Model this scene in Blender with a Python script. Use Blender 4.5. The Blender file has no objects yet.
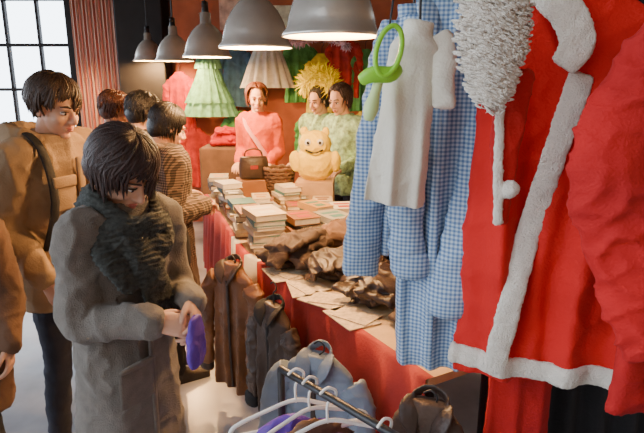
import bpy, bmesh, math, random
from mathutils import Vector as V, Matrix, noise
random.seed(7)
R=random.random
def rr(a,b): return a+(b-a)*R()
rad=math.radians
# ------------------------------------------------------------------ materials
def newmat(name):
    m=bpy.data.materials.new(name); m.use_nodes=True
    nt=m.node_tree; b=nt.nodes['Principled BSDF']
    return m,nt,b
def mat(name,col,rough=.75,var=.2,vs=6,bump=.15,bs=80,metal=0,sheen=0,emit=0,alpha=1,stretch=None):
    m,nt,b=newmat(name)
    tc=nt.nodes.new('ShaderNodeTexCoord'); src=tc.outputs['Object']
    if stretch:
        mp=nt.nodes.new('ShaderNodeMapping'); mp.inputs['Scale'].default_value=stretch
        nt.links.new(src,mp.inputs['Vector']); src=mp.outputs['Vector']
    n=nt.nodes.new('ShaderNodeTexNoise'); n.inputs['Scale'].default_value=vs; n.inputs['Detail'].default_value=4
    nt.links.new(src,n.inputs['Vector'])
    r=nt.nodes.new('ShaderNodeValToRGB')
    r.color_ramp.elements[0].position=.3; r.color_ramp.elements[1].position=.7
    r.color_ramp.elements[0].color=tuple(c*(1-var) for c in col[:3])+(1,)
    r.color_ramp.elements[1].color=tuple(min(1,c*(1+var)) for c in col[:3])+(1,)
    nt.links.new(n.outputs['Fac'],r.inputs['Fac']); nt.links.new(r.outputs['Color'],b.inputs['Base Color'])
    b.inputs['Roughness'].default_value=rough; b.inputs['Metallic'].default_value=metal
    if sheen: b.inputs['Sheen Weight'].default_value=sheen
    if bump:
        n2=nt.nodes.new('ShaderNodeTexNoise'); n2.inputs['Scale'].default_value=bs; n2.inputs['Detail'].default_value=3
        nt.links.new(src,n2.inputs['Vector'])
        bp=nt.nodes.new('ShaderNodeBump'); bp.inputs['Strength'].default_value=bump; bp.inputs['Distance'].default_value=.01
        nt.links.new(n2.outputs['Fac'],bp.inputs['Height']); nt.links.new(bp.outputs['Normal'],b.inputs['Normal'])
    if emit:
        b.inputs['Emission Color'].default_value=tuple(col[:3])+(1,); b.inputs['Emission Strength'].default_value=emit
    if alpha<1: b.inputs['Alpha'].default_value=alpha
    return m
def gingham(name,c0,c1,c2,period,rough=.8,axes=('X','Z')):
    m,nt,b=newmat(name)
    tc=nt.nodes.new('ShaderNodeTexCoord'); sp=nt.nodes.new('ShaderNodeSeparateXYZ'); nt.links.new(tc.outputs['Object'],sp.inputs[0])
    outs=[]
    for ax in axes:
        a=nt.nodes.new('ShaderNodeMath'); a.operation='MULTIPLY'; a.inputs[1].default_value=1/period; nt.links.new(sp.outputs[ax],a.inputs[0])
        f=nt.nodes.new('ShaderNodeMath'); f.operation='FRACT'; nt.links.new(a.outputs[0],f.inputs[0])
        g=nt.nodes.new('ShaderNodeMath'); g.operation='GREATER_THAN'; g.inputs[1].default_value=.5; nt.links.new(f.outputs[0],g.inputs[0])
        h=nt.nodes.new('ShaderNodeMath'); h.operation='MULTIPLY'; h.inputs[1].default_value=.5; nt.links.new(g.outputs[0],h.inputs[0])
        outs.append(h)
    s=nt.nodes.new('ShaderNodeMath'); s.operation='ADD'; nt.links.new(outs[0].outputs[0],s.inputs[0]); nt.links.new(outs[1].outputs[0],s.inputs[1])
    r=nt.nodes.new('ShaderNodeValToRGB'); r.color_ramp.interpolation='CONSTANT'
    r.color_ramp.elements[0].color=c0+(1,); r.color_ramp.elements[1].position=.9; r.color_ramp.elements[1].color=c2+(1,)
    e=r.color_ramp.elements.new(.4); e.color=c1+(1,)
    nt.links.new(s.outputs[0],r.inputs['Fac']); nt.links.new(r.outputs['Color'],b.inputs['Base Color'])
    b.inputs['Roughness'].default_value=rough
    return m
def stripes(name,c0,c1,period,axis='X'):
    return gingham(name,c0,c1,c1,period,axes=(axis,axis))

# ------------------------------------------------------------------ geometry
def cr(pts,sub):
    n=len(pts)
    if sub<=1 or n<3: 
        if n==2 and sub>1:
            return [[a+(b-a)*k/sub for a,b in zip(pts[0],pts[1])] for k in range(sub+1)]
        return [list(p) for p in pts]
    out=[]
    for i in range(n-1):
        p0=pts[max(i-1,0)];p1=pts[i];p2=pts[i+1];p3=pts[min(i+2,n-1)]
        for k in range(sub):
            t=k/sub
            out.append([.5*((2*b)+(-a+c)*t+(2*a-5*b+4*c-d)*t*t+(-a+3*b-3*c+d)*t**3) for a,b,c,d in zip(p0,p1,p2,p3)])
    out.append(list(pts[-1])); return out
class G:
    def __init__(s): s.v=[];s.f=[];s.m=[]
    def add(s,vs,fs,m=0):
        o=len(s.v); s.v+=[V(x) for x in vs]; s.f+=[[i+o for i in f] for f in fs]; s.m+=[m]*len(fs)
    def merge(s,g2):
        o=len(s.v); s.v+=g2.v; s.f+=[[i+o for i in f] for f in g2.f]; s.m+=g2.m
    def ell(s,c,r,rot=None,m=0,nu=16,nv=10):
        c=V(c); vs=[];fs=[]
        M=rot.to_3x3() if rot else Matrix.Identity(3)
        if isinstance(r,(int,float)): r=(r,r,r)
        for j in range(1,nv):
            t=math.pi*j/nv
            for i in range(nu):
                p=2*math.pi*i/nu
                vs.append(c+M@V((r[0]*math.sin(t)*math.cos(p),r[1]*math.sin(t)*math.sin(p),r[2]*math.cos(t))))
        a=len(vs); vs+=[c+M@V((0,0,r[2])),c+M@V((0,0,-r[2]))]
        for j in range(nv-2):
            for i in range(nu):
                k=(i+1)%nu; fs.append([j*nu+i,(j+1)*nu+i,(j+1)*nu+k,j*nu+k])
        for i in range(nu):
            k=(i+1)%nu; fs.append([a,i,k]); fs.append([a+1,(nv-2)*nu+k,(nv-2)*nu+i])
        s.add(vs,fs,m)
    def loft(s,pts,rd,side=(1,0,0),n=14,sub=4,cap='round',fold=None,m=0):
        rd=[(r,r) if isinstance(r,(int,float)) else r for r in rd]
        P=cr([tuple(p)+tuple(r) for p,r in zip(pts,rd)],sub)
        C=[V(p[:3]) for p in P]; A=[(max(p[3],.0005),max(p[4],.0005)) for p in P]
        T=[]
        for i in range(len(C)):
            t=C[min(i+1,len(C)-1)]-C[max(i-1,0)]
            T.append(t.normalized() if t.length>1e-9 else V((0,0,1)))
        S=[];ref=V(side)
        for t in T:
            q=ref-t*ref.dot(t)
            if q.length<1e-3: q=t.orthogonal()
            q.normalize(); S.append(q); ref=q if not fold else V(side)
        rings=[(C[i],A[i],S[i],T[i].cross(S[i])) for i in range(len(C))]
        if cap=='round':
            for e,sg in ((0,-1),(-1,1)):
                c,a,q,nn=rings[e]; t=T[e]; r=min(a)
                ex=[(c+t*sg*r*.5,(a[0]*.85,a[1]*.85),q,nn),(c+t*sg*r*.8,(a[0]*.5,a[1]*.5),q,nn)]
                if sg<0: rings=ex[::-1]+rings
                else: rings=rings+ex
        vs=[];fs=[]
        for i,(c,a,q,nn) in enumerate(rings):
            for j in range(n):
                th=2*math.pi*j/n; f=fold(i/(len(rings)-1),th) if fold else 1
                vs.append(c+q*(a[0]*math.cos(th)*f)+nn*(a[1]*math.sin(th)*f))
        L=len(rings)
        for i in range(L-1):
            for j in range(n):
                k2=(j+1)%n; fs.append([i*n+j,i*n+k2,(i+1)*n+k2,(i+1)*n+j])
        if cap:
            fs.append([j for j in range(n)][::-1]); fs.append([(L-1)*n+j for j in range(n)])
        s.add(vs,fs,m)
    def box(s,c,size,rot=0,m=0,M=None):
        c=V(c); Rm=M or Matrix.Rotation(rot,3,'Z'); vs=[]
        for x in(-.5,.5):
            for y in(-.5,.5):
                for z in(-.5,.5): vs.append(c+Rm@V((x*size[0],y*size[1],z*size[2])))
        s.add(vs,[[0,1,3,2],[4,6,7,5],[0,4,5,1],[2,3,7,6],[0,2,6,4],[1,5,7,3]],m)
    def xf(s,M):
        s.v=[M@p for p in s.v]; return s
    def obj(s,name,mats,parent=None,voxel=0,smooth=3,disp=None,bevel=0,flat=False,loc=None,rotz=0,solid=0):
        me=bpy.data.meshes.new(name); me.from_pydata([tuple(p) for p in s.v],[],s.f); me.update()
        if not isinstance(mats,(list,tuple)): mats=[mats]
        o=bpy.data.objects.new(name,me); bpy.context.scene.collection.objects.link(o)
        if voxel:
            md=o.modifiers.new('r','REMESH'); md.mode='VOXEL'; md.voxel_size=voxel
            if smooth:
                sm=o.modifiers.new('s','SMOOTH'); sm.iterations=smooth; sm.factor=.5
            dg=bpy.context.evaluated_depsgraph_get(); dg.update()
            nm=bpy.data.meshes.new_from_object(o.evaluated_get(dg)); o.modifiers.clear(); o.data=nm; bpy.data.meshes.remove(me); me=nm
            me.materials.clear(); me.materials.append(mats[0])
        else:
            for m in mats: me.materials.append(m)
            for i,p in enumerate(me.polygons): p.material_index=s.m[i]
        if disp:
            no=[v.normal.copy() for v in me.vertices]
            for v,nn in zip(me.vertices,no):
                d=disp(v.co,nn)
                v.co=v.co+(nn*d if isinstance(d,float) else d)
        if not flat:
            for p in me.polygons: p.use_smooth=True
        if bevel:
            b=o.modifiers.new('b','BEVEL'); b.width=bevel; b.segments=2
        if solid:
            b=o.modifiers.new('so','SOLIDIFY'); b.thickness=solid
        if parent: o.parent=parent
        if loc: o.location=loc
        o.rotation_euler[2]=rotz
        return o
def empty(name,loc=(0,0,0),rotz=0,sc=1):
    e=bpy.data.objects.new(name,None); bpy.context.scene.collection.objects.link(e)
    e.location=loc; e.rotation_euler[2]=rotz; e.scale=(sc,)*3; e.empty_display_size=.1
    return e
def ridge(p): 
    a=abs(noise.noise(p)); return 1-min(1,a*2.2)
def cloth(amp,f,seed=0.,vert=.45):
    sd=V((seed,seed*1.7,seed*.3))
    def d(co,no):
        wv=noise.noise(V((co.x*5,co.y*5,co.z*5))+sd)*.5
        a=ridge(V((co.x*f*.8+wv,co.y*f*.8,co.z*f*vert+wv))+sd)
        b=noise.noise(V((co.x*f*.5,co.y*f*.5,co.z*f*.4))+sd)
        c=ridge(V((co.x*f*.9+co.z*f*.8,co.y*f*.9,co.z*f*1.1-co.x*f*.5))+sd*1.3)
        return float(amp*(a*a-.35)*.8+amp*.7*b+amp*.45*(c**4))
    return d
# ------------------------------------------------------------------ palette
skin=mat('skin_warm',(.72,.40,.26),.6,.10,14,.08,260)
skin.node_tree.nodes['Principled BSDF'].inputs['Subsurface Weight'].default_value=.08
lipm=mat('lips',(.55,.17,.14),.4,.05)
eyew=mat('eye_white',(.8,.78,.74),.2,.02,bump=0)
irism=mat('eye_iris',(.05,.025,.012),.15,.05,bump=0)
hair_dk=mat('hair_dark_brown',(.036,.014,.009),.42,.6,30,.5,120,stretch=(4,4,.6))
hair_br=mat('hair_brown',(.06,.030,.015),.45,.6,30,.5,120,stretch=(4,4,.6))
hair_rd=mat('hair_auburn',(.13,.04,.018),.45,.5,30,.4,120)
hair_bk=mat('hair_black',(.013,.009,.007),.42,.4,30,.4,120)
taupe=mat('wool_grey',(.195,.175,.15),.92,.16,30,.6,260,sheen=.15)
tan=mat('cotton_tan',(.36,.235,.125),.85,.15,7,.3,150)
tweed=gingham('tweed_brown',(.22,.15,.10),(.09,.06,.042),(.025,.02,.016),.014,.95)
navy=mat('denim_dark',(.025,.028,.045),.85,.25,12,.3,200)
blackc=mat('cloth_black',(.015,.014,.015),.85,.3,9,.2,120)
browncoat=mat('cloth_brown',(.15,.08,.045),.85,.25,7,.2,120)
darkbrown=mat('cloth_dark_brown',(.075,.045,.030),.8,.35,8,.3,90)
shoe_m=mat('shoe_leather',(.03,.022,.018),.45,.2)
scarfm=mat('knit_scarf',(.048,.053,.048),.95,.45,70,.45,170)
purple=mat('purple_fabric',(.13,.05,.42),.6,.2,15,.2)
redf=mat('santa_red',(.64,.010,.007),.85,.12,5,.3,160)
redf2=mat('costume_red',(.46,.006,.006),.85,.15,5,.3,160)
fur=mat('white_fur',(.80,.73,.62),.95,.06,60,.7,240,sheen=.3)
cream=mat('cream_cotton',(.78,.72,.59),.85,.06,6,.3,160)
ging1=gingham('gingham_blue',(.54,.64,.73),(.27,.39,.56),(.11,.20,.38),.0115)
alum=mat('aluminium',(.90,.85,.76),.27,.15,5,.10,40,metal=.62)
enamel=mat('lamp_inner_white',(.85,.8,.7),.4,.03,bump=0)
blackmetal=mat('black_metal',(.02,.02,.022),.4,.2,10,.03,90)
chrome=mat('steel_rail',(.12,.12,.13),.25,.1,metal=.9,bump=0)
leather=mat('leather_brown',(.20,.08,.028),.45,.35,7,.35,60)
leather2=mat('leather_dark',(.05,.03,.022),.45,.35,7,.35,60)
greyblue=mat('nylon_greyblue',(.20,.25,.31),.5,.15,6,.2,60)
whiteplastic=mat('white_plastic',(.85,.83,.8),.35,.03,bump=0)
limeplastic=mat('lime_plastic',(.30,.72,.04),.35,.06,bump=0)
teatm=mat('teat_pale_green',(.62,.8,.32),.35,.05,bump=0)
yellowf=mat('yellow_feather',(.98,.80,.01),.85,.12,20,.6,90)
yellowp=mat('yellow_plush',(.95,.66,.02),.8,.1,10,.4,120)
pinkf=mat('pink_fabric',(.85,.38,.42),.8,.1)
orangef=mat('orange_knit',(.68,.09,.02),.85,.15,20,.3)
greenf=mat('green_tulle',(.16,.42,.24),.8,.35,16,.5,60)
whitet=mat('white_tulle',(.66,.64,.56),.8,.15,16,.5,60)
greenw=mat('green_white_print',(.32,.52,.30),.8,.6,26,.1)
paper=mat('paper_pages',(.82,.74,.58),.85,.08,40,.2,200)
# ------------------------------------------------------------------ figure
def ik(S,W,l1,l2,pole):
    S=V(S);W=V(W);d=W-S;L=min(d.length,(l1+l2)*.995); dn=d.normalized()
    a=(l1*l1-l2*l2+L*L)/(2*L); h=math.sqrt(max(l1*l1-a*a,0))
    p=V(pole); p=p-dn*p.dot(dn); p.normalize()
    return S+dn*a+p*h, S+dn*L
def hand(parent,wrist,d,palm,right,curl,name,skinm=None,spread=1):
    g=G(); sg=-1 if right else 1
    g.loft([(0,-.03,0),(0,.0,0),(0,.04,0),(0,.085,-.003)],[(.024,.02),(.026,.019),(.037,.016),(.040,.013)],n=14)
    for i,(x,l) in enumerate(((-.030,.062),(-.010,.074),(.010,.078),(.030,.070)) if not right else ((.030,.062),(.010,.074),(-.010,.078),(-.030,.070))):
        p=V((x,.082,-.002)); ang=0; pts=[p.copy()]; c=curl*(1+.08*i)
        for k,fr in enumerate((.42,.32,.26)):
            ang+=c*(.75,1.0,.8)[k]; dirv=V((x*1.6*spread*(1-k*.5),math.cos(ang),-math.sin(ang))).normalized()
            p=p+dirv*l*fr*1.15; pts.append(p.copy())
        g.loft(pts,[.0098,.0092,.0085,.0068],n=8,sub=3)
    g.loft([(sg*.022,.012,-.004),(sg*.042,.040,-.014),(sg*.050,.066,-.026),(sg*.045,.088,-.036)],[.015,.0125,.0105,.0082],n=9,sub=3)
    Y=V(d).normalized(); Z=-V(palm); Z=(Z-Y*Z.dot(Y)).normalized(); X=Y.cross(Z)
    M=Matrix((X,Y,Z)).transposed().to_4x4(); M.translation=V(wrist)
    g.xf(M); return g.obj(name,skinm or skin,parent,voxel=.0038,smooth=3)
def head(parent,pos,pitch,yaw,hairm,style,skinm=None,smile=0,roll=0,vol=1.,fte=None):
    M=Matrix.Translation(V(pos))@Matrix.Rotation(rad(-yaw),4,'Z')@Matrix.Rotation(rad(roll),4,'Y')@Matrix.Rotation(rad(-pitch),4,'X')
    sk=skinm or skin
    g=G()
    g.ell((0,-.012,.025),(.074,.094,.088)); g.ell((0,.028,-.028),(.062,.060,.083)); g.ell((0,.032,-.072),(.050,.048,.040))
    g.ell((0,.070,-.100),(.021,.018,.016))
    for s in(-1,1):
        g.ell((s*.036,.056,-.032),(.024,.028,.026)); g.ell((s*.026,.075,.019),(.022,.014,.010))
        g.ell((s*.077,-.004,-.012),(.009,.02,.031),rot=Matrix.Rotation(rad(s*-12),4,'Z')); g.ell((s*.012,.094,-.036),(.009,.010,.008))
    g.loft([(0,.082,.014),(0,.094,-.008),(0,.109,-.030),(0,.098,-.040)],[.009,.010,.0125,.008],n=10,sub=3)
    g.ell((0,.082,-.064),(.028,.012,.018))
    g.xf(M)
    nb=M.inverted()@V((pos[0]*.3,pos[1]*.35-.01,1.41))
    g2=G(); g2.loft([(0,-.005,-.03),(0,-.018,-.09),tuple(nb)],[(.052,.055),(.052,.054),(.060,.058)],n=16); g2.xf(M)
    g.merge(g2)
    g.obj('head',sk,parent,voxel=.005,smooth=3)
    e=G()
    for s in(-1,1):
        e.ell((s*.030,.0735,-.002),(.0135,.0125,.0080),m=0); e.ell((s*.030,.0835,-.003),(.0062,.004,.0062),m=1,nu=10,nv=6)
        e.loft([(s*.014,.083,.004),(s*.030,.0875,.0065),(s*.045,.077,.003)],[.0022,.003,.002],n=6,sub=3,m=2)
        e.loft([(s*.012,.089,.022),(s*.030,.090,.029),(s*.050,.074,.023)],[(.004,.003),(.0045,.003),(.002,.002)],n=6,sub=3,m=2)
    w=.022+.006*smile
    e.loft([(-w,.084,-.062+.005*smile),(0,.0965,-.0605),(w,.084,-.062+.005*smile)],[.003,.0055,.003],n=8,sub=4,m=3)
    e.loft([(-w*.9,.083,-.0665+.005*smile),(0,.0955,-.0705),(w*.9,.083,-.0665+.005*smile)],[.003,.006,.003],n=8,sub=4,m=3)
    if smile: e.loft([(-w*.7,.089,-.0635),(0,.0985,-.0655),(w*.7,.089,-.0635)],[.002,.0035,.002],n=6,sub=3,m=0)
    e.xf(M); e.obj('face_features',[eyew,irism,hairm,lipm],parent)
    h=G(); Mi=M.to_3x3().inverted(); dn=(Mi@V((0,0,-1))).normalized()
    c=V((0,-.022,.03)); rx,ry,rz=.086*vol,.103*(1+(vol-1)*.7),.094*(1+(vol-1)*.6)
    h.ell((0,-.030,.036),(.085,.097,.087),nu=24,nv=16)
    if style in('bob','long','curly'): h.ell((0,-.055,-.015),(.076*vol,.066*vol,.085),nu=20)
    if style=='short': h.ell((0,-.050,-.005),(.076,.062,.07),nu=20)
    N={'bob':380,'short':420,'long':300,'curly':260}[style]
    for i in range(N):
        ph=2*math.pi*(i+R())/N; ph=(ph+math.pi)%(2*math.pi)-math.pi
        fr=abs(ph)
        off=rr(0,.018)+(.012 if style=='curly' else 0)
        if fr<rad(38): te=rad(rr(54,66) if style!='short' else rr(56,84)); drop=0
        elif fr<rad(75): te=rad(rr(72,96)); drop=rr(.0,.035) if style=='short' else rr(.03,.08)
        else: te=rad(rr(92,108)); drop={'bob':rr(.05,.11),'short':rr(.0,.06),'long':rr(.16,.24),'curly':rr(.03,.10)}[style]
        if style=='bob' and fr<rad(38): te=rad(rr(56,80)); drop=rr(.0,.015)
        if fte and fr<rad(50): te=rad(rr(*fte)); drop=0
        t0=rad(rr(2,45)); sw=rr(-.1,.75) if fr<rad(80) else rr(-.25,.25)
        if fte: sw=rr(.1,.5)*(1 if ph>0 else -1)
        pts=[];rds=[]; K=8
        wob=rr(-.006,.010) if style=='short' else rr(-.003,.004)
        for k in range(K):
            t=t0+(te-t0)*k/(K-1); p=ph+sw*(k/(K-1))
            o=1+off*6*math.sin(math.pi*min(1,(k+2)/(K)))*.5+wob*9*(k/K)**2
            q=c+V((rx*o*math.sin(t)*math.sin(p),ry*o*math.sin(t)*math.cos(p),rz*o*math.cos(t)))
            if style=='curly': q+=V((rr(-1,1),rr(-1,1),rr(-1,1)))*.009
            pts.append(tuple(q)); rds.append(.0058)
        if drop>0:
            q=V(pts[-1]); cv_=V((rr(-1,1),rr(-1,1),0))*.004
            for k in range(1,4):
                dd=dn*drop/3+(V((0,-.02,-.03))-q)*.05*(1 if style!='long' else .3)+cv_
                q=q+dd
                if style=='curly': q=q+V((rr(-1,1),rr(-1,1),rr(-1,1)))*.010
                pts.append(tuple(q)); rds.append(.005)
        rds[-1]=.0007; rds[-2]*=.7; rds[0]=.003
        h.loft(pts,rds,n=5,sub=1)
    h.xf(M); h.obj('hair',hairm,parent)
    return M
def person(name,loc,ang,H=1.7,coat=None,pants=None,skinm=None,w=1.,hem=.78,flare=1.,thick=.012,lean=0.,hp=(0,.02,1.59),pitch=10,yaw=0,roll=0,
           Rw=(.25,.06,.86),Lw=(-.25,.06,.86),Rd=(0,.1,-1),Ld=(0,.1,-1),Rp=(-1,0,0),Lp=(1,0,0),Rpole=(.25,-1,-.3),Lpole=(-.25,-1,-.3),
           curl=.35,hairm=None,style='short',smile=0,folds=.012,seed=1.,shoes=None,belly=0,vol=1.,fte=None):
    E=empty(name,(loc[0],loc[1],0),rad(ang),H/1.7)
    y=lambda z: lean*max(0,(z-.9))/.5
    t=thick
    g=G()
    prof=[(hem,.175*flare,.13*flare),(max(hem+.02,.92),.178*w*(.5+.5*flare),.132),(1.05,.150*w,.115+belly),(1.18,.160*w,.118),(1.29,.176*w,.115),(1.36,.172*w,.098),(1.415,.125*w,.078),(1.455,.072,.062)]
    if hem>.9: prof=prof[:1]+prof[2:]
    g.loft([(0,y(z),z) for z,a,b in prof],[(a+t,b+t) for z,a,b in prof],n=28,sub=4,cap='flat')
    sh=.165*w
    RE,RW=ik((sh,y(1.37),1.365),Rw,.285,.25,Rpole); LE,LW=ik((-sh,y(1.37),1.365),Lw,.285,.25,Lpole)
    for s,El,Wr in((1,RE,RW),(-1,LE,LW)):
        S=V((s*sh,y(1.37),1.365)); 
        g.loft([(s*.10*w,y(1.38),1.375),S,S.lerp(El,.5),El,El.lerp(Wr,.5),Wr],[.062+t*.6,.066+t,.052+t,.046+t,.040+t,.033+t],n=14,sub=4)
    g.obj('coat',coat,E,voxel=.0105,smooth=3,disp=cloth(folds,11,seed))
    g=G()
    top=max(hem+.08,.95)
    g.loft([(0,0,top),(0,0,.9),(0,0,.84)],[(.15*w,.11),(.16*w,.12),(.15*w,.11)],n=20)
    for s in(-1,1):
        g.loft([(s*.085,0,.90),(s*.092,.01,.70),(s*.095,.012,.48),(s*.10,-.01,.28),(s*.105,-.015,.08)],[.085,.078,.058,.055,.050],n=14)
    g.obj('trousers',pants or navy,E,voxel=.012,smooth=3,disp=cloth(.007,14,seed+3,.9))
    g=G()
    for s in(-1,1):
        g.loft([(s*.105,-.055,.05),(s*.105,0,.05),(s*.11,.08,.038),(s*.115,.17,.028)],[(.034,.042),(.038,.048),(.043,.034),(.032,.022)],n=14)
        g.box((s*.11,.055,.011),(.08,.25,.022))
        g.loft([(s*.105,-.015,.04),(s*.105,-.015,.13)],[.045,.046])
    g.obj('shoes',shoes or shoe_m,E,voxel=.007,smooth=2)
    hand(E,RW,Rd,Rp,True,curl,'hand_right',skinm); hand(E,LW,Ld,Lp,False,curl,'hand_left',skinm)
    M=head(E,hp,pitch,yaw,hairm or hair_dk,style,skinm,smile,roll,vol,fte)
    return E,M,(RE,RW,LE,LW)
# ------------------------------------------------------------------ room
floorm=mat('floor_concrete',(.34,.34,.36),.22,.3,2.2,.12,9)
wallm=mat('wall_plaster_dark',(.22,.12,.08),.9,.2,2,.1,30)
stallm=mat('stall_partition_red',(.46,.13,.06),.85,.3,3,.15,20)
ceilm=mat('ceiling_dark',(.10,.07,.055),.9,.2,2,.1)
def boxobj(name,c,size,m,bevel=0,rot=0):
    g=G(); g.box((0,0,0),size); return g.obj(name,m,loc=c,flat=True,bevel=bevel,rotz=rot)
boxobj('floor',(-1,4,-.05),(10,11,.1),floorm)
boxobj('ceiling',(-1,5,3.65),(10,9,.1),ceilm)
g=G(); g.box((-4.8,8.6,.45),(2.5,.2,.9)); g.box((.25,8.6,1.8),(7.5,.2,3.6)); g.box((-4.8,8.6,3.5),(2.5,.2,.2)); g.obj('wall_back',wallm,flat=True)
g=G(); g.box((-6.0,4,.4),(.15,9,.8)); g.box((-6.0,4,3.4),(.15,9,.4)); 
for yy in (-.4,2,4.2,6.4,8.4): g.box((-6.0,yy,1.8),(.2,.25,3.6))
g.obj('wall_left',wallm,flat=True)
g=G()
for x in(-6,-5.4,-4.57,-4.1): g.box((x,8.5,2.15),(.04,.07,2.5))
g.box((-3.60,8.5,2.15),(.17,.12,2.5))
for z in(.92,1.62,2.25,2.88,3.38): g.box((-4.8,8.5,z),(2.5,.06,.045))
g.obj('window_1',blackmetal,flat=True)
g=G()
for yy in range(0,18): g.box((-6,-.3+yy*.5,2),(.05,.04,2.4))
for z in(.85,1.5,2.15,2.8): g.box((-6,4,z),(.05,8.8,.04))
g.obj('window_2',blackmetal,flat=True)
boxobj('trim_pillar',(-2.5,8.2,1.8),(.66,.4,3.6),mat('pillar_black',(.02,.018,.018),.6,.2),.02)
g=G(); n=90; vs=[];fs=[]
for i in range(n+1):
    x=-3.50+.70*i/n; yy=8.22+.012*math.sin(i*1.05)
    vs+=[(x,yy,.1),(x,yy,3.5)]
for i in range(n): fs.append([2*i,2*i+2,2*i+3,2*i+1])
g.add(vs,fs); g.obj('striped_curtain',stripes('curtain_stripes',(.92,.62,.5),(.80,.25,.18),.07),solid=.004)
boxobj('wall_stall',(.75,6.95,1.4),(5,.08,2.8),stallm)
# ------------------------------------------------------------------ lamps
prof=[(.030,.36),(.045,.355),(.048,.27),(.060,.262),(.085,.245),(.125,.20),(.158,.14),(.178,.075),(.186,.035),(.205,.012),(.207,0),(.200,0),(.198,.010),(.180,.034),(.170,.075),(.150,.138),(.118,.195),(.08,.235),(.03,.25)]
lampb=mat('bulb_glow',(1,.62,.28),.4,.01,bump=0,emit=14)
def lamp(loc,power):
    E=empty('pendant_lamp',loc)
    g=G(); n=40; vs=[];fs=[]
    for r,z in prof:
        for i in range(n): a=2*math.pi*i/n; vs.append((r*math.cos(a),r*math.sin(a),z))
    for k in range(len(prof)-1):
        for i in range(n):
            j=(i+1)%n; fs.append([k*n+i,k*n+j,(k+1)*n+j,(k+1)*n+i]); 
    g.add(vs,fs)
    for i,f in enumerate(g.f): g.m[i]=1 if i>=10*n else 0
    g.obj('shade',[alum,enamel],E)
    g=G(); g.loft([(0,0,.35),(0,0,.40)],[.032,.026],sub=2,n=16); g.box((0,0,.42),(.035,.1,.05))
    g.loft([(0,0,.42),(0,0,3.6-loc[2])],[.006,.006],sub=2,n=8); g.obj('cord_and_socket',blackmetal,E)
    g=G(); g.loft([(0,0,.24),(0,0,.17)],[.018,.02],sub=2); g.ell((0,0,.12),(.036,.036,.05)); g.obj('bulb',lampb,E)
    L=bpy.data.lights.new('lamp_light','POINT'); L.energy=power; L.color=(1,.55,.22); L.shadow_soft_size=.05
    lo=bpy.data.objects.new('lamp_light',L); bpy.context.scene.collection.objects.link(lo); lo.parent=E; lo.location=(0,0,.04)
for l,p in(((.04,2.42,1.925),75),((-.37,3.25,1.925),160),((-.97,4.9,1.94),200),((-1.58,6.2,1.95),120),((-2.30,7.7,2.0),120)): lamp(l,p)
# ------------------------------------------------------------------ table
front=[(.35,1.65),(-.45,3.05),(-1.0,4.7)]; back=[(1.04,2.05),(.27,3.44),(-.24,4.96)]
T=empty('market_table')
clothr=mat('tablecloth_red',(.42,.03,.02),.8,.3,5,.2); topm=mat('tablecloth_cream',(.75,.52,.28),.75,.2,5,.2)
g=G(); pl=front+back[::-1]
vs=[(x,y,.80) for x,y in pl]+[(x,y,.77) for x,y in pl]
g.add(vs,[[0,5,4,1],[1,4,3,2],[6,7,10,11]]+[[i,(i+1)%6,(i+1)%6+6,i+6] for i in range(6)])
g.obj('tabletop',topm,T,flat=True)
g=G()
def frontpt(s):
    a=V(front[0]+(0,));b=V(front[1]+(0,));c=V(front[2]+(0,)); L1=(b-a).length;L2=(c-b).length; d=s*(L1+L2)
    return a.lerp(b,d/L1) if d<L1 else b.lerp(c,(d-L1)/L2)
n=160; rows=[(.803,-.02),(.80,.012),(.6,.02),(.4,.03),(.2,.035)]; vs=[];fs=[]
for i in range(n+1):
    p=frontpt(i/n)
    for k,(z,o) in enumerate(rows):
        q=p+V((-.9,-.42,0)).normalized()*(o+ (.014*k*.5)*math.sin(i*.62+math.sin(i*.13)*2)); vs.append((q.x,q.y,z))
ms=[]
for i in range(n):
    for k in range(4):
        a=i*5+k; fs.append([a,a+1,a+6,a+5]); ms.append(1 if (66<i<74 or 84<i<93) else 0)
g.add(vs,fs); g.m=ms
g.obj('cloth_drape',[clothr,cream],T)
g=G()
for x,y in [(.38,1.78),(-.38,3.05),(-.92,4.65),(.95,2.08),(.22,3.38),(-.3,4.85)]: g.loft([(x,y,0),(x,y,.77)],[.022,.022],sub=2,n=10)
g.obj('legs',blackmetal,T)
# ------------------------------------------------------------------ books
cv=[mat('cover_'+n,c,.45,.1,6,.03) for n,c in (('cream',(.75,.62,.42)),('brown',(.3,.13,.05)),('teal',(.06,.22,.25)),('red',(.5,.05,.03)),('black',(.03,.03,.03)),('grey',(.4,.38,.34)),('ochre',(.62,.33,.07)),('white',(.8,.76,.68)))]
def book(g,c,w,d,h,rot):
    m=random.choice((0,0,1,2,0,4,5,6,7,7,0,1))
    Rm=Matrix.Rotation(rot,3,'Z'); c=V(c)
    g.box(c+V((0,0,.0015)),(w,d,.003),m=m,M=Rm); g.box(c+V((0,0,h-.0015)),(w,d,.003),m=m,M=Rm)
    g.box(c+Rm@V((-w/2+.0015,0,h/2)),(.003,d,h),m=m,M=Rm)
    g.box(c+Rm@V((.0,0,h/2)),(w-.01,d-.01,h-.006),m=8,M=Rm)
    m2=random.choice((1,3,4,2,7,6))
    if m2!=m: g.box(c+Rm@V((0,d*.18,h+.0005)),(w*.7,d*.18,.001),m=m2,M=Rm); g.box(c+Rm@V((0,-d*.2,h+.0005)),(w*.5,d*.25,.001),m=m2,M=Rm)
bm_=cv+[paper]
g=G()
def stack(x,y,n,w=.15,d=.21,rot=0):
    z=.805
    for i in range(n):
        h=rr(.018,.042); book(g,(x+rr(-.012,.012),y+rr(-.012,.012),z),w*rr(.85,1.1),d*rr(.85,1.1),h,rot+rr(-.2,.2)); z+=h+.002
    return z
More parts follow.
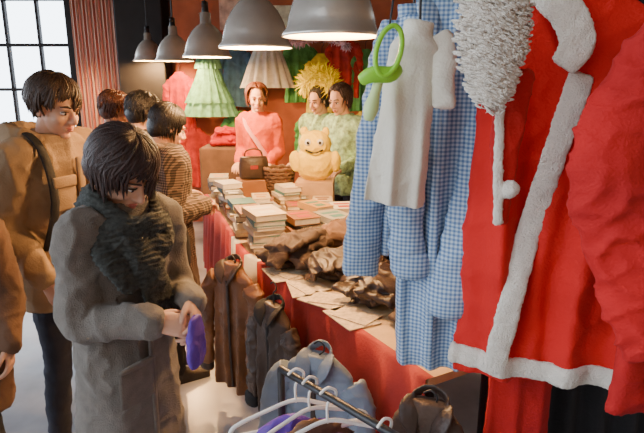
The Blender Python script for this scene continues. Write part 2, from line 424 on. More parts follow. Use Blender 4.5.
stack(-.33,3.14,7,.19,.25,.35); stack(-.12,3.22,5,.17,.23,.5); stack(.08,3.28,5,.16,.22,.4); 
stack(-.47,3.42,5,.17,.23,.3);stack(-.26,3.48,3,.16,.22,.2);stack(-.04,3.54,5,.15,.22,.5);stack(.14,3.62,5,.15,.2,.2)
yy=3.72
while yy<4.70:
    xe=-.45-.333*(yy-3.05)+.12
    for k in range(4):
        if yy>4.1 and k>0: continue
        stack(xe+k*.185,yy+k*.06,int(rr(3,7)),.15,.21,.3+rr(-.2,.2))
    yy+=.24
g.obj('book_stack',bm_,flat=True)
# ------------------------------------------------------------------ cloth heaps
pile=empty('clothes_pile')
def heap(name,loc,r,m,seed,amp=.015,rot=0,f=9,par=None,messy=0):
    g=G()
    for k in range(4):
        g.loft([(-r[0]*rr(.5,.95),rr(-.4,.4)*r[1],r[2]*(.10+.2*k)),(0,rr(-.3,.3)*r[1],r[2]*(.2+.2*k)*rr(.8,1.1)),(r[0]*rr(.5,.95),rr(-.4,.4)*r[1],r[2]*(.10+.2*k))],[(r[1]*rr(.5,.8),r[2]*.12),(r[1]*rr(.6,1),r[2]*.2),(r[1]*rr(.4,.8),r[2]*.12)],side=(.3*rr(-1,1),1,.25*rr(-1,1)),n=18)
    for k in range(messy):
        a=rr(0,6.28); p0=V((0,0,r[2]*rr(.6,.9))); p2=V((math.cos(a)*r[0]*1.15,math.sin(a)*r[1]*1.25,.02)); p1=p0.lerp(p2,.5)+V((rr(-.04,.04),rr(-.04,.04),r[2]*.2))
        g.loft([p0,p1,p2],[(.05,.022),(.055,.02),(.045,.016)],side=(-math.sin(a),math.cos(a),0),n=12)
    o=g.obj(name,m,par,voxel=.007,smooth=2,disp=cloth(amp,f,seed,1.),loc=loc,rotz=rot)
    mn=min(v.co.z for v in o.data.vertices)
    for v in o.data.vertices: v.co.z-=mn
    return o
heap('folded_jacket_1',(-.12,2.84,.803),(.20,.15,.15),darkbrown,1.3,.022,.9,12,pile,3)
heap('folded_jacket_2',(.14,2.62,.803),(.22,.15,.13),leather2,4.3,.022,.3,12,pile,3)
heap('folded_sweater_1',(.14,2.98,.803),(.2,.14,.17),browncoat,5.1,.02,.2,12,pile,3)
heap('folded_jacket_3',(.26,2.32,.803),(.2,.15,.11),leather2,8.3,.022,1.1,12,pile,3)
heap('folded_trousers',(.47,2.75,.803),(.2,.18,.18),blackc,9.3,.015,.6,10,pile,2)
heap('folded_sweater_2',(.50,2.06,.803),(.2,.14,.10),darkbrown,2.3,.015,.6,10,pile,2)
E=empty('yellow_plush_toy',(-.05,4.14,.805),rad(-4))
g=G(); g.box((0,0,.11),(.28,.24,.22)); g.obj('cardboard_box',mat('cardboard',(.5,.33,.17),.85,.15,8,.1),E,flat=True,bevel=.004)
g=G(); g.ell((0,0,.13),(.15,.11,.14)); g.ell((0,-.01,.27),(.12,.10,.10)); g.ell((-.15,-.02,.14),(.04,.04,.08)); g.ell((.15,-.02,.14),(.04,.04,.08))
g.ell((-.08,0,.36),(.03,.02,.04)); g.ell((.08,0,.36),(.03,.02,.04))
g.obj('body',yellowp,E,voxel=.008,smooth=3,disp=cloth(.008,22,2.),loc=(0,0,.22))
g=G(); g.ell((-.045,-.10,.29),(.024,.012,.026)); g.ell((.045,-.10,.29),(.024,.012,.026)); g.obj('eyes',eyew,E,loc=(0,0,.22))
g=G(); g.ell((-.043,-.112,.288),(.011,.006,.012)); g.ell((.043,-.112,.288),(.011,.006,.012)); g.loft([(-.06,-.10,.235),(0,-.118,.215),(.06,-.10,.235)],[.006]*3,n=8); g.obj('pupils_and_mouth',blackc,E,loc=(0,0,.22))
g=G()
for x,y,rt in((-.20,2.66,.4),(-.08,2.46,.2),(.02,2.31,.9),(.12,2.13,.5)):
    g.box((x,y,.806),(.15,.22,.004),rt); g.box((x+.02,y+.01,.811),(.13,.18,.003),rt+.4)
g.obj('newspapers',mat('newsprint',(.72,.58,.40),.9,.25,60,.1),pile,flat=True)
E=empty('black_handbag',(-.55,4.46,.81),.2)
g=G(); g.box((0,0,.085),(.28,.2,.17)); g.obj('book_crate',cv[1],E,flat=True,bevel=.004)
g=G(); g.loft([(0,0,.175),(0,0,.25),(0,0,.32),(0,0,.35)],[(.115,.06),(.12,.065),(.115,.055),(.105,.04)],n=24,cap='flat'); g.obj('body',leather2,E,voxel=.008,smooth=2)
g=G(); g.loft([(-.07,0,.34),(-.06,0,.39),(0,0,.41),(.06,0,.39),(.07,0,.34)],[.006]*5,n=8); g.obj('handle',leather2,E)
g=G(); g.box((0,-.066,.27),(.06,.006,.03)); g.obj('red_label',clothr,E,flat=True)
E=empty('wicker_basket',(-.34,4.42,.81))
g=G(); 
for k in range(9):
    z=.016+k*.03; r=.075+.004*k; g.loft([(r*1.1*math.cos(a),r*math.sin(a),z+.006*math.sin(a*10+k*3.1)) for a in [2*math.pi*i/40 for i in range(41)]],[.016]*41,side=(0,0,1),n=6,sub=1)
g.loft([(0,0,.01),(0,0,.03)],[(.08,.07)]*2,n=24); g.obj('weave',browncoat,E)
boxobj('storage_crate',(-.92,5.75,.55),(.6,.45,1.1),browncoat,.02)
heap('folded_red_cloth',(-.98,5.7,1.1),(.16,.12,.2),redf2,1.7,.015)
heap('folded_green_cloth',(-.72,5.7,1.1),(.13,.12,.16),mat('green_cloth',(.05,.36,.08),.8),7.7,.015)
# ------------------------------------------------------------------ hanging clothes
def hanger(parent,w,top,z0=-.03,m=None,drop=.07):
    g=G()
    g.loft([(-w,0,z0-drop),(-w*.5,0,z0-drop*.42),(0,0,z0),(w*.5,0,z0-drop*.42),(w,0,z0-drop)],[(.006,.009)]*5,n=8,side=(0,1,0))
    g.loft([(-w,0,z0-drop),(0,0,z0-drop-.006),(w,0,z0-drop)],[.005]*3,n=8)
    g.loft([(0,0,z0),(0,0,top-.05),(.018,0,top-.03),(.02,0,top-.008),(0,0,top+.006),(-.02,0,top-.008)],[.0035]*6,n=8,side=(0,1,0))
    return g.obj('hanger',m or blackmetal,parent)
def garment(name,m,loc,rotz,w=.24,L=.9,flare=1.15,depth=.05,sleeves=None,fold=.02,seed=1.,top=.12,hang=True,neck=.06,wl=.11,collar=None,opening=None,slant=0,quilt=0,vox=.0075):
    E=empty(name,loc,rotz)
    base=cloth(fold*.32,10,seed+5,.8)
    def drape(co):
        k=min(1,max(0,(-co.z-.04)/(L*.6)))
        ph=co.x*2*math.pi/wl+seed*2.1+2.2*noise.noise(V((co.x*2+seed,co.z*1.8,seed)))
        s1=math.sin(ph)+.25*math.sin(2*ph+1)
        s2=noise.noise(V((co.x*18+seed*3,0,co.z*2.0)))
        return fold*k*(.75*s1+1.0*s2)
    def d(co,no):
        v=no*base(co,no)+V((0,drape(co),0))
        if quilt: v+=no*(.010*abs(math.sin(co.z*math.pi/quilt))**.6-.006)
        return v
    g=G()
    zz=[0,-.035,-.075,-.14,-.3,-.6*L if L>.6 else -.36,-L]
    if L<.45: zz=[0,-.03,-.055,-.10,-.5*L,-.75*L,-L]
    aa=[neck,w*.55,w*.86,w*.97,w,w*(1+flare)/2,w*flare]; bb=[.03,.035,.04,depth*.9,depth,depth,depth*.9]
    g.loft([(slant*-z/L,0,z) for z in zz],list(zip(aa,bb)),n=36,sub=4,cap='flat')
    g.obj('body_panel',m,E,voxel=vox,smooth=2,disp=d)
    for i,(path,rads) in enumerate(sleeves or []):
        g=G(); g.loft(path,rads,n=14,sub=5,cap='flat'); cs=cloth(fold*.6,11,seed+9+i,1.1); g.obj('sleeve_%d'%(i+1),m,E,voxel=vox,smooth=2,disp=cs)
        if collar:
            g=G(); p=V(path[-1]); a,b=rads[-1]; g.loft([p+V((0,0,.03)),p+V((0,0,-.004))],[(a+.006,b+.006)]*2,n=14); g.obj('cuff_%d'%(i+1),collar,E)
    if collar:
        g=G()
        g.loft([(neck*.9*math.cos(a),.03*math.sin(a)+.005,.012-.012*math.cos(2*a)) for a in [math.pi*k/8 for k in range(9)]],[(.020,.006)]*9,side=(0,0,1),n=10,sub=2)
        for s in(-1,1): g.loft([(s*neck*.92,.0,.0),(s*neck*.95,-.035,-.018),(s*neck*.72,-.045-depth*.2,-.055),(s*neck*.35,-.040-depth*.5,-.10)],[(.020,.006),(.030,.007),(.030,.006),(.006,.004)],side=(1*s,-.4,.25),n=10)
        g.obj('collar',collar,E,voxel=.0045,smooth=1)
    if opening:
        g=G(); z=-.09; pts=[]
        while z>-L: pts.append((slant*-z/L,drape(V((0,0,z)))-depth*.98-.001,z)); z-=.05
        g.loft(pts,[(.012,.004)]*len(pts),n=8,sub=2); g.obj('placket',opening,E)
    if hang: hanger(E,w*.8,top,-.02)
    return E,drape
RZ=2.10
def sl(s,w,L,out=.06,fy=0,r=.06):
    return ([(s*w*.8,0,-.10),(s*(w+.02),fy*.3,-.18),(s*(w+out*.6),fy*.7,-.1-L*.5),(s*(w+out),fy,-.1-L)],[(r,r*.75),(r,r*.65),(r*.9,r*.5),(r*.85,r*.42)])
E=empty('clothes_rail_overhead'); g=G(); g.loft([(-.05,1.75,RZ),(.5,1.45,RZ),(1.3,.85,RZ)],[.014]*3,n=12,sub=6)
for p in((.0,1.723),(1.1,1.0)): g.loft([(p[0],p[1],RZ),(p[0],p[1],3.6)],[.006]*2,n=8)
g.obj('rail',chrome,E)
garment('gingham_smock',ging1,(.265,1.70,1.96),rad(8),w=.085,L=.74,flare=1.25,depth=.04,sleeves=[([(-.05,0,-.05),(-.085,-.01,-.2),(-.125,-.02,-.5),(-.150,-.02,-.80)],[(.045,.04),(.050,.042),(.055,.036),(.058,.034)])],fold=.014,seed=2.2,neck=.05,wl=.07)
garment('gingham_smock',ging1,(.320,1.53,1.96),rad(-14),w=.115,L=1.04,flare=.86,depth=.045,sleeves=[([(.09,0,-.06),(.125,0,-.2),(.10,-.04,-.5),(.05,-.07,-.82)],[(.045,.045),(.055,.045),(.055,.035),(.058,.032)]),([(-.07,-.01,-.06),(-.09,-.04,-.2),(-.085,-.06,-.45),(-.06,-.065,-.72)],[(.045,.04),(.05,.04),(.05,.03),(.05,.028)])],fold=.018,seed=5.2,neck=.05,wl=.08,collar=ging1,opening=ging1)
garment('white_baby_vest',cream,(.230,1.38,1.885),rad(-6),w=.066,L=.44,flare=1.2,depth=.024,sleeves=[([(.040,0,-.03),(.058,-.008,-.08),(.062,-.015,-.20)],[(.030,.020),(.028,.020),(.026,.014)])],fold=.014,seed=8.1,top=.20,neck=.035,wl=.07,slant=-.05,vox=.005)
E=empty('giant_baby_dummy',(.133,1.31,1.765),rad(10))
g=G(); pts=[(0+.028*math.cos(a),-.02,.050+.055*math.sin(a)) for a in [2*math.pi*i/16 for i in range(17)]]
g.loft(pts,[.0060]*17,side=(0,1,0),n=10,sub=2); g.xf(Matrix.Rotation(rad(14),4,'Y')); g.obj('ring',limeplastic,E)
g=G(); g.loft([(-.042,0,-.013),(-.02,-.008,-.002),(.02,-.008,-.002),(.042,0,.010)],[(.010,.015),(.013,.019),(.013,.019),(.010,.015)],side=(0,1,0),n=18); g.obj('shield',limeplastic,E,voxel=.004,smooth=2)
g=G(); g.loft([(-.005,.0,-.02),(-.012,0,-.045),(-.02,0,-.075),(-.024,0,-.095)],[.012,.012,.018,.014],n=14); g.obj('teat',teatm,E)
g=G(); g.loft([(.012,-.02,.10),(.03,.01,.2),(.045,.1,.335)],[.0025]*3,n=6); g.obj('cord',blackmetal,E)
# ---- santa
def furobj(g,name,par,seed=0):
    return g.obj(name,fur,par,voxel=.0045,smooth=2,disp=lambda co,no: float(.003*noise.noise(co*35+V((seed,0,0)))+.0018*noise.noise(co*170)))
Sd,dr=garment('santa_jacket',redf,(.605,1.38,1.96),rad(-8),w=.225,L=.99,flare=1.08,depth=.05,sleeves=[sl(1,.225,.60,.03,.06,.07)],fold=.026,seed=1.4,neck=.08,wl=.17)
fp=[(.0,-.20),(-.04,-.38),(-.08,-.58),(-.12,-.78),(-.145,-.95)]
g=G(); g.loft([(x,-.058+dr(V((x,0,z))),z) for x,z in fp],[(.031,.010)]*5,side=(1,0,0),n=16,sub=8)
hp=[]
for k in range(49):
    a=2*math.pi*k/48; x=.247*math.cos(a); z=-.960-.02*x/.25; hp.append((x,.05*math.sin(a)+dr(V((x,0,z))),z))
g.loft(hp,[(.030,.011)]*49,side=(0,0,1),n=12,sub=2); furobj(g,'fur_front_and_hem',Sd,1)
g=G(); g.loft([(-.125,-.03,.01),(-.085,-.075,-.03),(-.045,-.085,-.075),(-.028,-.095,-.13),(-.05,-.095,-.175)],[(.040,.011),(.042,.011),(.042,.011),(.040,.011),(.034,.011)],side=(1,0,.6),n=16,sub=8); furobj(g,'fur_collar',Sd,2)
Hh=empty('santa_hat',(.425,1.265,1.62),0)
g=G(); g.loft([(0,0,.14),(-.01,0,-.02),(-.005,0,-.12),(.0,0,-.19)],[(.045,.02),(.035,.015),(.02,.012),(.012,.01)],n=14); g.obj('cone',redf2,Hh,voxel=.005,disp=cloth(.006,20,3.))
g=G(); g.loft([(-.035,-.02,.07),(-.03,-.022,-.06),(-.02,-.022,-.19)],[(.012,.006)]*3,side=(1,0,0)); g.ell((.002,-.02,-.11),.022); furobj(g,'fur_and_pompom',Hh,3)
B=empty('santa_beard',(.355,1.235,1.815),0)
g=G(); g.ell((0,.01,-.005),(.055,.02,.095)); 
for i in range(800):
    x=rr(-1,1); z=rr(-.085,.12); u=1-abs(x)**2*.5
    x0=x*.076*(1 if z>-.0 else 1+z*5.0)
    p=V((x0,-.012-.014*(1-x*x),z)); L=rr(.025,.065)*u; pts=[]; ph0=rr(0,6); am=rr(.006,.014)
    for k in range(7):
        pts.append(tuple(p+V(((-x0*.35+.008)*k/6+am*math.sin(k*2.0+ph0),-am*math.cos(k*2.0+ph0)-.002*k,-L*k/6))))
    g.loft(pts,[.0026,.003,.003,.0028,.0026,.002,.0007],n=5,sub=2)
g.loft([(-.05,0,.08),(-.02,0,.13),(.05,.02,.12),(.06,.03,.1)],[.0015]*4,n=5)
g.obj('beard_locks',fur,B)
garment('santa_jacket',redf2,(.90,1.12,1.96),rad(-14),w=.22,L=.96,flare=1.1,depth=.055,sleeves=[([(-.16,0,-.08),(-.235,-.01,-.2),(-.300,-.03,-.37),(-.24,-.04,-.58),(-.15,-.05,-.78)],[(.075,.045),(.078,.045),(.08,.04),(.085,.035),(.08,.035)])],fold=.026,seed=6.4,neck=.08,wl=.16)
garment('santa_trousers',redf2,(.60,1.52,1.12),rad(-5),w=.095,L=.85,flare=1.1,depth=.03,fold=.016,seed=3.1,top=.98,neck=.09,wl=.08)
garment('green_costume',mat('costume_green',(.05,.30,.04),.75),(.78,.98,1.12),0,w=.11,L=.5,flare=1.3,depth=.04,fold=.02,seed=9.1,top=.97)
g=G(); n=120; vs=[];fs=[]
for i in range(n+1):
    x=.52+1.3*i/n; yy2=1.635+.02*math.sin(i*.6)+.01*math.sin(i*.23)+(x-.5)*.12
    vs+=[(x,yy2,.02),(x,yy2,2.2)]
for i in range(n): fs.append([2*i,2*i+2,2*i+3,2*i+1])
g.add(vs,fs); g.obj('black_curtain',blackc,solid=.004)
garment('leather_jacket',leather,(-.46,2.73,.84),rad(-40),w=.16,L=.70,flare=1.1,depth=.045,sleeves=[sl(1,.16,.5,.03,-.05,.055),sl(-1,.16,.52,.03,-.05,.055)],fold=.02,seed=2.7,top=.03,collar=leather2,opening=leather2,wl=.1)
garment('dark_jacket',leather2,(-.22,2.38,.76),rad(-50),w=.13,L=.6,flare=1.1,depth=.04,sleeves=[sl(1,.13,.45,.02,-.04,.05),sl(-1,.13,.45,.02,-.04,.05)],fold=.02,seed=4.7,top=.10,collar=blackc,opening=blackc,wl=.1)
garment('padded_jacket',greyblue,(-.01,1.87,.78),rad(-28),w=.16,L=.5,flare=1.1,depth=.05,sleeves=[sl(1,.16,.40,.07,-.05,.055),sl(-1,.16,.40,.06,-.05,.055)],fold=.016,seed=6.7,top=.04,collar=greyblue,opening=leather2,wl=.12,quilt=.085,neck=.05)
garment('brown_coat',darkbrown,(.33,1.52,.80),rad(-30),w=.13,L=.6,flare=1.1,depth=.04,fold=.02,seed=7.7,top=.03,collar=leather2)
E=empty('clothes_rack'); g=G()
a=V((-.12,1.48,.93)); b=V((.42,.90,.93))
g.loft([a,b],[.011]*2,n=12); 
for p in(a,b):
    g.loft([p,V((p.x,p.y,.04))],[.011]*2,n=12); q=V((.73,.68,0))*.22
    g.loft([V((p.x,p.y,.04))-q,V((p.x,p.y,.04))+q],[.011]*2,n=12)
g.obj('frame',blackmetal,E)
def whiteh(nm,loc,rot,gm=None,L=.5):
    g=G(); w=.19
    g.loft([(-w,0,-.165),(-w*.9,0,-.140),(-w*.45,0,-.105),(0,0,-.080),(w*.45,0,-.105),(w*.9,0,-.140),(w,0,-.165),(w*.9,0,-.172),(0,0,-.162),(-w*.9,0,-.172),(-w,0,-.165)],[(.0042,.007)]*11,n=8,side=(0,1,0))
    g.loft([(0,0,-.085),(0,0,-.03),(.02,0,-.016),(.022,0,.006),(0,0,.018),(-.02,0,.004)],[.004]*6,n=8,side=(0,1,0))
    g.obj(nm,whiteplastic,E,loc=loc,rotz=rot)
    if gm:
        g=G(); g.loft([(0,0,-.13),(0,0,-.16),(0,0,-.22),(0,0,-.4),(0,0,-L)],[(.04,.012),(.12,.02),(.165,.025),(.17,.03),(.18,.04)],n=24); g.obj('hung_'+nm,gm,E,loc=loc,rotz=rot,voxel=.007,smooth=2,disp=cloth(.02,12,rot*3+2))
whiteh('hanger_1',(-.075,1.43,.94),rad(12),purple); whiteh('hanger_2',(-.035,1.385,.94),rad(28),browncoat); whiteh('hanger_3',(.015,1.33,.94),rad(16),purple); whiteh('hanger_4',(.15,1.19,.94),rad(35),None)
# ------------------------------------------------------------------ backdrop costumes
g=G()
for k,(z0,z1,r0,r1) in enumerate(((.0,-.22,.10,.14),(-.18,-.75,.10,.30),(-.18,-.6,.09,.26))):
    g.loft([(0,0,z0),(0,0,(z0+z1)/2),(0,0,z1)],[(r0,r0*.5),((r0+r1)*.5,r0*.6),(r1,r1*.45)],n=90,sub=5,cap=None,fold=lambda u,t,k=k:1+.12*u*math.sin(t*17+k)+.05*math.sin(t*31))
E=empty('tulle_dress',(-1.28,6.5,2.10)); g.obj('skirt',greenf,E); hanger(E,.12,.2)
g=G(); g.loft([(0,0,.05),(0,0,-.1),(0,0,-.45)],[(.08,.05),(.16,.08),(.27,.12)],n=90,sub=6,cap=None,fold=lambda u,t:1+.14*u*math.sin(t*13)+.04*math.sin(t*29))
E=empty('white_veil',(-.60,6.35,2.12)); g.obj('veil',whitet,E); hanger(E,.1,.2)
cols=[('costume_pink',(.7,.3,.26)),('costume_cream',(.7,.55,.36)),('costume_orange',(.8,.3,.05)),('costume_blue',(.10,.24,.42)),('costume_red2',(.5,.03,.02)),('costume_white',(.75,.66,.5)),('costume_green2',(.10,.36,.10)),('costume_yellow',(.9,.62,.05))]
for i,(x,z,ci) in enumerate(((-1.66,1.75,4),(-1.0,2.05,3),(-.98,1.30,6),(-.25,2.1,6),(.0,1.95,7),(.25,2.15,4),(.5,2.0,6),(.8,2.05,2),(1.1,2.0,1),(-.1,1.3,6),(.5,1.3,7),(-1.5,1.1,4))):
    nme,c=cols[ci]
    garment('hanging_costume',mat(nme,c,.8,.35,10),(x,6.7-.02*(i%3),z+.1),rr(-.3,.3),w=.15,L=.7,flare=1.3,depth=.04,sleeves=[sl(1,.15,.4,.05,0,.045),sl(-1,.15,.4,.05,0,.045)],fold=.025,seed=i*1.3)
for i,(x,z,w_,h_,c) in enumerate(((-.45,2.45,.35,.3,(.85,.75,.5)),(.1,2.5,.4,.3,(.75,.15,.08)),(-1.05,2.5,.3,.35,(.8,.5,.4)))):
    boxobj('wall_poster',(x,6.90,z),(w_,.01,h_),mat('poster_%d'%i,c,.6,.5,9,0))
def boa(pts,r=.05,n=260):
    g=G(); P=cr(pts,12)
    for i in range(n):
        c=V(random.choice(P)); d=V((rr(-1,1),rr(-1,1),rr(-1,1))).normalized()*r*rr(.6,1.1)
        g.loft([c,c+d*.5+V((0,0,.004)),c+d+V((0,0,-.01))],[(.003,.003),(.008,.003),(.001,.001)],n=5,sub=2)
    g.loft(pts,[r*.35]*len(pts),n=8)
    return g
g=boa([(-.30,0,.03),(-.15,0,-.02),(0,0,.04),(.18,0,0),(.3,0,-.05)],.06,400); g.obj('flower_garland',[mat('flower_mix',(.85,.45,.5),.8,.6,25)],loc=(-.05,5.6,2.12))
# ------------------------------------------------------------------ people
W,MW,J=person('woman_shopper',(-.665,1.74),-122,1.63,coat=taupe,w=.95,hem=.50,flare=1.06,thick=.014,lean=.03,hp=(.015,.08,1.545),pitch=38,yaw=-6,
    Rw=(.09,.26,1.10),Lw=(-.05,.29,1.12),Rd=(-.35,.50,-.10),Ld=(.30,.42,-.35),Rp=(-.6,0,-.6),Lp=(.6,-.1,-.5),Rpole=(.30,-.45,-1),Lpole=(-.4,-.3,-1),curl=.62,style='bob',hairm=hair_dk,seed=2.,folds=.013,vol=1.2)
g=G()
for z,rx,ry,t,tl in((1.345,.135,.12,.042,.03),(1.395,.118,.11,.040,-.02),(1.435,.098,.098,.034,.02),(1.32,.115,.125,.038,-.03)):
    pts=[(rx*math.cos(a),.040+ry*math.sin(a),z+tl*math.cos(a*2)-.045*math.sin(a)) for a in [2*math.pi*k/12 for k in range(13)]]
    g.loft(pts,[(t,t*.7)]*13,side=(0,0,1),n=12,sub=3)
g.loft([(.05,.14,1.34),(.03,.18,1.26),(.01,.185,1.18),(-.01,.18,1.12)],[(.055,.035),(.06,.03),(.06,.024),(.065,.02)],n=16)
g.loft([(.12,.09,1.33),(.12,.155,1.26),(.09,.175,1.2)],[(.05,.03),(.05,.026),(.045,.018)],n=16)
sc=cloth(.008,13,5.,1.)
g.obj('scarf',scarfm,W,voxel=.0055,smooth=1,disp=lambda co,no: float(sc(co,no)+.0028*math.sin(co.z*420+6*co.x+8*noise.noise(co*14))))
g=G()
for i in range(90):
    x=rr(-.075,.06); z=1.10
    g.loft([(x,.185,z+.02),(x+rr(-.01,.01),.19,z-.03),(x+rr(-.02,.02),.185,z-rr(.05,.08))],[.003,.003,.001],n=5,sub=1)
g.obj('scarf_fringe',scarfm,W)
g=G(); g.loft([(.10,.168,.80),(.10,.172,.93)],[(.070,.008)]*2,n=12,side=(1,0,0)); g.loft([(.10,.18,.93),(.10,.18,.935)],[(.073,.010)]*2,n=12,side=(1,0,0)); g.obj('coat_pocket',taupe,W)
g=G(); g.loft([(.02,.155,1.12),(.02,.155,.9),(.02,.15,.52)],[(.012,.006)]*3,n=8,side=(1,0,0)); 
g.obj('coat_placket',taupe,W)
g=G(); g.loft([(.01,.355,1.10),(.015,.36,1.05),(.02,.365,.99),(.02,.365,.955)],[(.030,.012),(.045,.02),(.05,.02),(.042,.012)],n=18,side=(1,.3,0)); g.obj('purple_pouch',purple,W,voxel=.005,smooth=2,disp=cloth(.006,25,1.))
Mn,MM,J=person('man_shopper',(-1.20,2.46),-112,1.79,coat=tan,w=1.05,hem=.72,flare=1.04,thick=.020,lean=.01,hp=(0,.06,1.56),pitch=18,yaw=0,Rw=(.22,.14,.90),Lw=(-.22,.16,.92),Rd=(-.1,.4,-1),Ld=(.1,.4,-1),
    style='short',hairm=hair_br,seed=4.,folds=.014,pants=navy,vol=1.10)
g=G(); g.loft([(-.13,-.02,1.44),(-.10,-.12,1.43),(0,-.16,1.42),(.10,-.12,1.43),(.13,-.02,1.44),(.09,.06,1.42)],[(.05,.035),(.06,.05),(.075,.055),(.06,.05),(.05,.035),(.03,.02)],side=(0,0,1),n=14); g.obj('hood',tan,Mn,voxel=.009,smooth=2,disp=cloth(.012,15,8.))
g=G(); 
for x,z in((.09,1.22),(-.09,1.22),(.11,.90),(-.11,.90)): g.box((x,.150,z),(.11,.02,.13)); g.box((x,.161,z+.05),(.115,.014,.045))
g.box((0,.156,1.05),(.035,.016,.62)); g.obj('pockets_and_placket',tan,Mn,bevel=.006)
g=G(); g.loft([(.11,-.12,1.28),(.125,-.02,1.46),(.13,.10,1.40),(.15,.165,1.2),(.16,.10,1.0)],[(.02,.006)]*5,side=(1,0,0),n=8); g.obj('backpack_strap',blackc,Mn)
P,_,_=person('woman_shopper',(-.90,3.10),-58,1.64,coat=tweed,w=1.02,hem=.50,flare=1.12,thick=.028,lean=.03,hp=(0,.06,1.56),pitch=26,yaw=0,Rw=(.12,.20,1.10),Lw=(-.12,.22,1.08),Rd=(-.6,.6,-.1),Ld=(.6,.6,-.1),Rp=(0,0,-1),Lp=(0,0,-1),curl=.5,Rpole=(.35,-.6,-1),Lpole=(-.35,-.6,-1),
    style='bob',hairm=hair_bk,seed=6.,folds=.012,pants=blackc)
g=G(); g.loft([(-.12,.02,1.43),(-.09,-.10,1.43),(0,-.14,1.41),(.09,-.10,1.43),(.12,.02,1.43)],[(.05,.04)]*5,side=(0,0,1),n=12); g.obj('hood',darkbrown,P,voxel=.009,smooth=2,disp=cloth(.014,20,2.))
g=G(); g.loft([(.17,-.02,1.40),(.20,-.12,1.2),(.22,-.10,1.02)],[(.014,.006)]*3,side=(0,1,0),n=8); g.loft([(.22,-.08,1.04),(.23,-.08,.93),(.23,-.08,.80)],[(.06,.13),(.07,.15),(.065,.15)],side=(1,0,0),n=18); g.obj('shoulder_bag',blackc,P,voxel=.008,smooth=2)
person('woman_shopper',(-1.62,4.30),-70,1.66,coat=browncoat,hp=(0,.06,1.575),pitch=15,Rw=(.15,.30,1.0),Lw=(-.15,.30,1.0),Rd=(0,1,0),Ld=(0,1,0),Rp=(0,0,-1),Lp=(0,0,-1),style='curly',hairm=hair_rd,seed=8.,pants=navy,vol=1.15)
person('woman_shopper',(-1.30,3.9),-60,1.66,coat=blackc,hp=(0,.08,1.57),pitch=18,Rw=(.15,.28,1.0),Lw=(-.15,.28,1.0),Rd=(0,1,0),Ld=(0,1,0),Rp=(0,0,-1),Lp=(0,0,-1),style='curly',hairm=hair_bk,seed=9.,pants=navy,vol=1.2)
person('passer_by',(-1.43,1.98),-170,1.52,coat=browncoat,w=1.1,hem=.55,flare=1.1,thick=.02,hp=(0,.04,1.585),pitch=12,style='long',hairm=hair_br,seed=11.,pants=blackc)
Vn,_,_=person('stall_vendor',(-.60,5.36),172,1.71,coat=orangef,w=.9,hem=.8,hp=(.0,.05,1.585),pitch=12,yaw=-18,Rw=(.14,.22,1.0),Lw=(-.14,.22,1.0),Rd=(0,1,-.2),Ld=(0,1,-.2),Rp=(0,0,-1),Lp=(0,0,-1),style='bob',hairm=hair_rd,smile=1,seed=12.,vol=1.2,fte=(30,46))
g=G(); g.loft([(.13,.0,1.425),(.08,.12,1.32),(-.02,.15,1.18),(-.10,.13,1.05)],[(.035,.008)]*4,side=(1,0,1),n=10); g.obj('pink_sash',pinkf,Vn)
V2,M2,_=person('stall_vendor',(.0,5.32),155,1.70,coat=greenw,w=.92,hp=(0,.08,1.575),pitch=18,yaw=20,Rw=(.16,.24,1.02),Lw=(-.14,.24,1.02),Rd=(0,1,-.2),Ld=(0,1,-.2),Rp=(0,0,-1),Lp=(0,0,-1),style='bob',hairm=hair_bk,smile=1,seed=13.,fte=(34,50))
g=boa([(-.13,.06,1.68),(-.08,.04,1.76),(0,.05,1.80),(.08,.05,1.77),(.14,.05,1.70)],.14,1300); g.obj('feather_headdress',yellowf,V2)
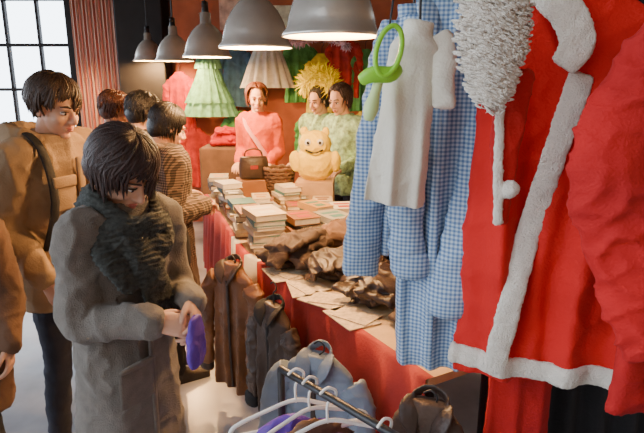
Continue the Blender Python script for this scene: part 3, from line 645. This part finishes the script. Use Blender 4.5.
V3,_,_=person('stall_vendor',(.20,4.85),140,1.72,coat=greenw,w=.92,hp=(0,.08,1.575),pitch=18,yaw=0,Rw=(.16,.24,1.02),Lw=(-.14,.24,1.02),Rd=(0,1,-.2),Ld=(0,1,-.2),Rp=(0,0,-1),Lp=(0,0,-1),style='bob',hairm=hair_dk,seed=14.,vol=1.08,fte=(34,50))
# ------------------------------------------------------------------ world & light
w=bpy.data.worlds.new('w'); bpy.context.scene.world=w; w.use_nodes=True; nt=w.node_tree; bg=nt.nodes['Background']
tc=nt.nodes.new('ShaderNodeTexCoord'); dot=nt.nodes.new('ShaderNodeVectorMath'); dot.operation='DOT_PRODUCT'; dot.inputs[1].default_value=(-.75,.6,.25)
nt.links.new(tc.outputs['Generated'],dot.inputs[0])
mr=nt.nodes.new('ShaderNodeMapRange'); mr.inputs[1].default_value=-.2; mr.inputs[2].default_value=.85; nt.links.new(dot.outputs['Value'],mr.inputs[0])
rp=nt.nodes.new('ShaderNodeValToRGB'); rp.color_ramp.elements[0].color=(.30,.19,.12,1); rp.color_ramp.elements[1].color=(6.0,6.8,7.8,1)
nt.links.new(mr.outputs[0],rp.inputs['Fac']); nt.links.new(rp.outputs['Color'],bg.inputs['Color']); bg.inputs['Strength'].default_value=1.0
def fill_lamp(x,y,z,p,c):  # invented overhead lamps, out of view, added as fill for people and backdrop
    E=empty('fill_light',(x,y,z)); g=G(); g.loft([(0,0,.0),(0,0,.12)],[.2,.06],sub=3,n=24); g.loft([(0,0,.1),(0,0,3.6-z)],[.01]*2); g.obj('fill_housing',alum,E)
    L=bpy.data.lights.new('bulb','AREA'); L.shape='DISK'; L.size=.38; L.energy=p; L.color=c  # disk light of the added fill, no bulb modelled
    o=bpy.data.objects.new('bulb',L); bpy.context.scene.collection.objects.link(o); o.parent=E; o.location=(0,0,-.03)
fill_lamp(.2,-.3,3.1,115,(1,.70,.42)); fill_lamp(-1.5,.8,3.1,35,(1,.80,.58)); fill_lamp(-.2,5.9,3.1,150,(1,.66,.36))
# ------------------------------------------------------------------ camera
cd=bpy.data.cameras.new('camera'); cam=bpy.data.objects.new('camera',cd); bpy.context.scene.collection.objects.link(cam)
cam.location=(0,0,1.75); cam.rotation_euler=(rad(90-13.7),0,0); cd.sensor_width=36; cd.lens=36*558/644; cd.clip_start=.05
bpy.context.scene.camera=cam
